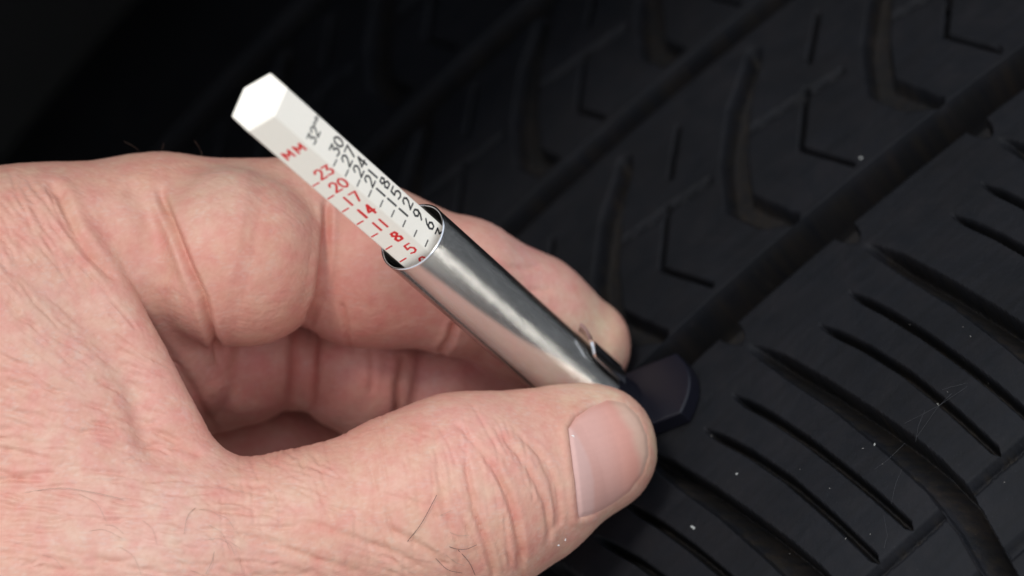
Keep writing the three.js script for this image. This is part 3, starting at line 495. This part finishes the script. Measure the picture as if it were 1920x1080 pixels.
// ---------------------------------------------------------------- hairs, lint and threads
const strand = (pts, r, sides = 5) => new THREE.TubeGeometry(new THREE.CatmullRomCurve3(pts), Math.max(6, pts.length * 4), r, sides, false);
{
  const brown = new THREE.MeshStandardMaterial({ color: rgb(0.07, 0.05, 0.045), roughness: 0.6 }), pale = new THREE.MeshStandardMaterial({ color: rgb(0.36, 0.25, 0.19), roughness: 0.6 });
  const lying = (pts, lift, r, m) => { const q = pts.map(([x, y], i) => { const p = at(x, y, 10), z = frontZ(p.x, p.y), w = at(x, y, z); w.z = frontZ(w.x, w.y) + (i === 0 ? -0.05 : lift * (0.4 + i / pts.length)); return w; }); part('hair', strand(q, r), m, hand); };
  lying([[764, 1015], [789, 983], [819, 928]], 0.35, 0.034, brown); lying([[834, 1022], [856, 1029], [875, 1029], [894, 1021]], 0.3, 0.03, brown);
  lying([[859, 1031], [879, 1053], [891, 1078]], 0.35, 0.032, brown); lying([[817, 1047], [840, 1068], [867, 1074]], 0.3, 0.026, brown); lying([[836, 1040], [856, 1055], [871, 1060]], 0.3, 0.022, pale);
  lying([[366, 952], [352, 967], [345, 1001]], 0.25, 0.026, pale); lying([[403, 1027], [397, 1054], [386, 1076]], 0.25, 0.026, pale); lying([[45, 924], [112, 915], [169, 922], [232, 936]], 0.3, 0.028, pale);
  lying([[822, 968], [836, 962], [846, 957]], 0.25, 0.02, pale); lying([[842, 998], [862, 1004], [880, 1003]], 0.25, 0.02, pale);
  for (let i = 0; i < 12; i++) { const x = 10 + rnd() * 420, y = 900 + rnd() * 170, a = 0.3 + (rnd() - 0.5) * 0.9, l = 14 + rnd() * 30; lying([[x, y], [x + Math.cos(a) * l, y + Math.sin(a) * l], [x + Math.cos(a + 0.3) * 2 * l, y + Math.sin(a + 0.3) * 2 * l]], 0.16, 0.013, pale); }
  for (let i = 0; i < 3; i++) { const x = 255 + i * 61 + rnd() * 14, a = at(x, 316, -9), b = at(x - 6 - rnd() * 14, 288 - rnd() * 8, -8), c = at(x - 12 - rnd() * 34, 272 - rnd() * 12, -5); part('hair', strand([a, b, c], 0.009), pale, hand); }
}
function treadAt(px, py) {                // tread coordinates of a place seen in the photograph
  const o = V(0, 0, DIST * 1000), d = at(px, py, 0).sub(o).normalize(); let u = 0, v = 0, t = 500; const m = new THREE.Matrix3();
  for (let i = 0; i < 20; i++) {
    const f = onTyre(u, v, 0).sub(o).addScaledVector(d, -t), a = onTyre(u + 0.01, v, 0).sub(onTyre(u - 0.01, v, 0)).multiplyScalar(50), b = onTyre(u, v + 0.01, 0).sub(onTyre(u, v - 0.01, 0)).multiplyScalar(50);
    m.set(a.x, b.x, -d.x, a.y, b.y, -d.y, a.z, b.z, -d.z).invert(); f.applyMatrix3(m); u -= f.x; v -= f.y; t -= f.z;
  }
  return [u, v];
}
{
  const lint = new THREE.MeshStandardMaterial({ color: rgb(0.3, 0.3, 0.28), roughness: 0.9 }), web = new THREE.MeshStandardMaterial({ color: rgb(0.06, 0.06, 0.066), roughness: 0.7 });
  const flake = (size) => { const g = new THREE.IcosahedronGeometry(size, 1), p = g.attributes.position; for (let i = 0; i < p.count; i++) { const k = 0.6 + 0.9 * Math.abs(noise(p.getX(i) * 3 / size, p.getY(i) * 3 / size + size * 90, p.getZ(i) * 3 / size)); p.setXYZ(i, p.getX(i) * k * 1.5, p.getY(i) * k * 0.8, p.getZ(i) * k * 0.5); } g.computeVertexNormals(); return g; };
  const quiet = new THREE.MeshStandardMaterial({ color: rgb(0.13, 0.12, 0.11), roughness: 0.9 });
  const spots = [[1301, 990, 0.42], [1382, 889, 0.2], [1739, 735, 0.34], [1618, 841, 0.14], [1640, 834, 0.2], [1556, 916, 0.12], [1586, 1010, 0.14], [1820, 631, 0.14], [1806, 613, 0.1], [1632, 1002, 0.12], [1615, 297, 0.3], [1427, 424, 0.2], [1331, 815, 0.16], [1655, 870, 0.1], [1500, 880, 0.08], [1700, 600, 0.09], [1450, 1010, 0.1], [1777, 735, 0.09], [1880, 900, 0.1], [1840, 700, 0.08]];
  spots.forEach(([x, y, s], i) => {
    s *= 0.8; const [u, v] = treadAt(x, y), deep = treadDepth(u, v), p = onTyre(u, v, s * 0.3 - deep), o = thing('lint_speck', i === 0 ? 'largest white three-cornered lint speck lying on a tread block' : 'tiny pale lint speck lying on the black tread', 'lint', p, 'lint specks on the tread');
    if (i === 0) delete o.userData.group; const g = flake(s); if (i === 0) g.scale(1, 0.8, 0.7); g.rotateZ(i * 1.3 + 2.4); g.translate(p.x, p.y, p.z); part('fluff', g, s > 0.15 ? lint : quiet, o);
  });
  for (const pts of [[[1696, 795], [1766, 758], [1830, 715]], [[1718, 822], [1760, 763], [1793, 731]], [[1640, 881], [1669, 860], [1707, 822]], [[1672, 946], [1680, 908], [1696, 870]], [[1766, 731], [1798, 723], [1820, 717]], [[1658, 967], [1664, 1005], [1656, 1037]], [[1735, 770], [1722, 800], [1716, 838]]]) {
    const q = []; for (let i = 0; i + 1 < pts.length; i++) for (let k = 0; k < 4; k++) { const [u, v] = treadAt(mix(pts[i][0], pts[i + 1][0], k / 4), mix(pts[i][1], pts[i + 1][1], k / 4)); q.push(onTyre(u, v, 0.04 + 0.1 * rnd())); }
    const o = thing('cobweb_thread', 'fine grey cobweb thread across the curved shoulder tread blocks', 'cobweb', q[0], 'cobweb threads on the shoulder blocks'); part('filament', strand(q, 0.012, 4), web, o);
  }
  // loose flakes of skin on the thumb
  for (const [x, y, s] of [[1046, 1022, 0.18], [1060, 1012, 0.14], [1074, 818, 0.2]]) { const p = at(x, y, 6), z = frontZ(p.x, p.y), g = flake(s); g.rotateZ(x); const w = at(x, y, clamp(z, -10, 12)); g.translate(w.x, w.y, frontZ(w.x, w.y) + 0.05); part('skin_flake', g, new THREE.MeshStandardMaterial({ color: rgb(0.72, 0.68, 0.64), roughness: 0.8 }), hand); }
}
renderer.render(scene, camera);
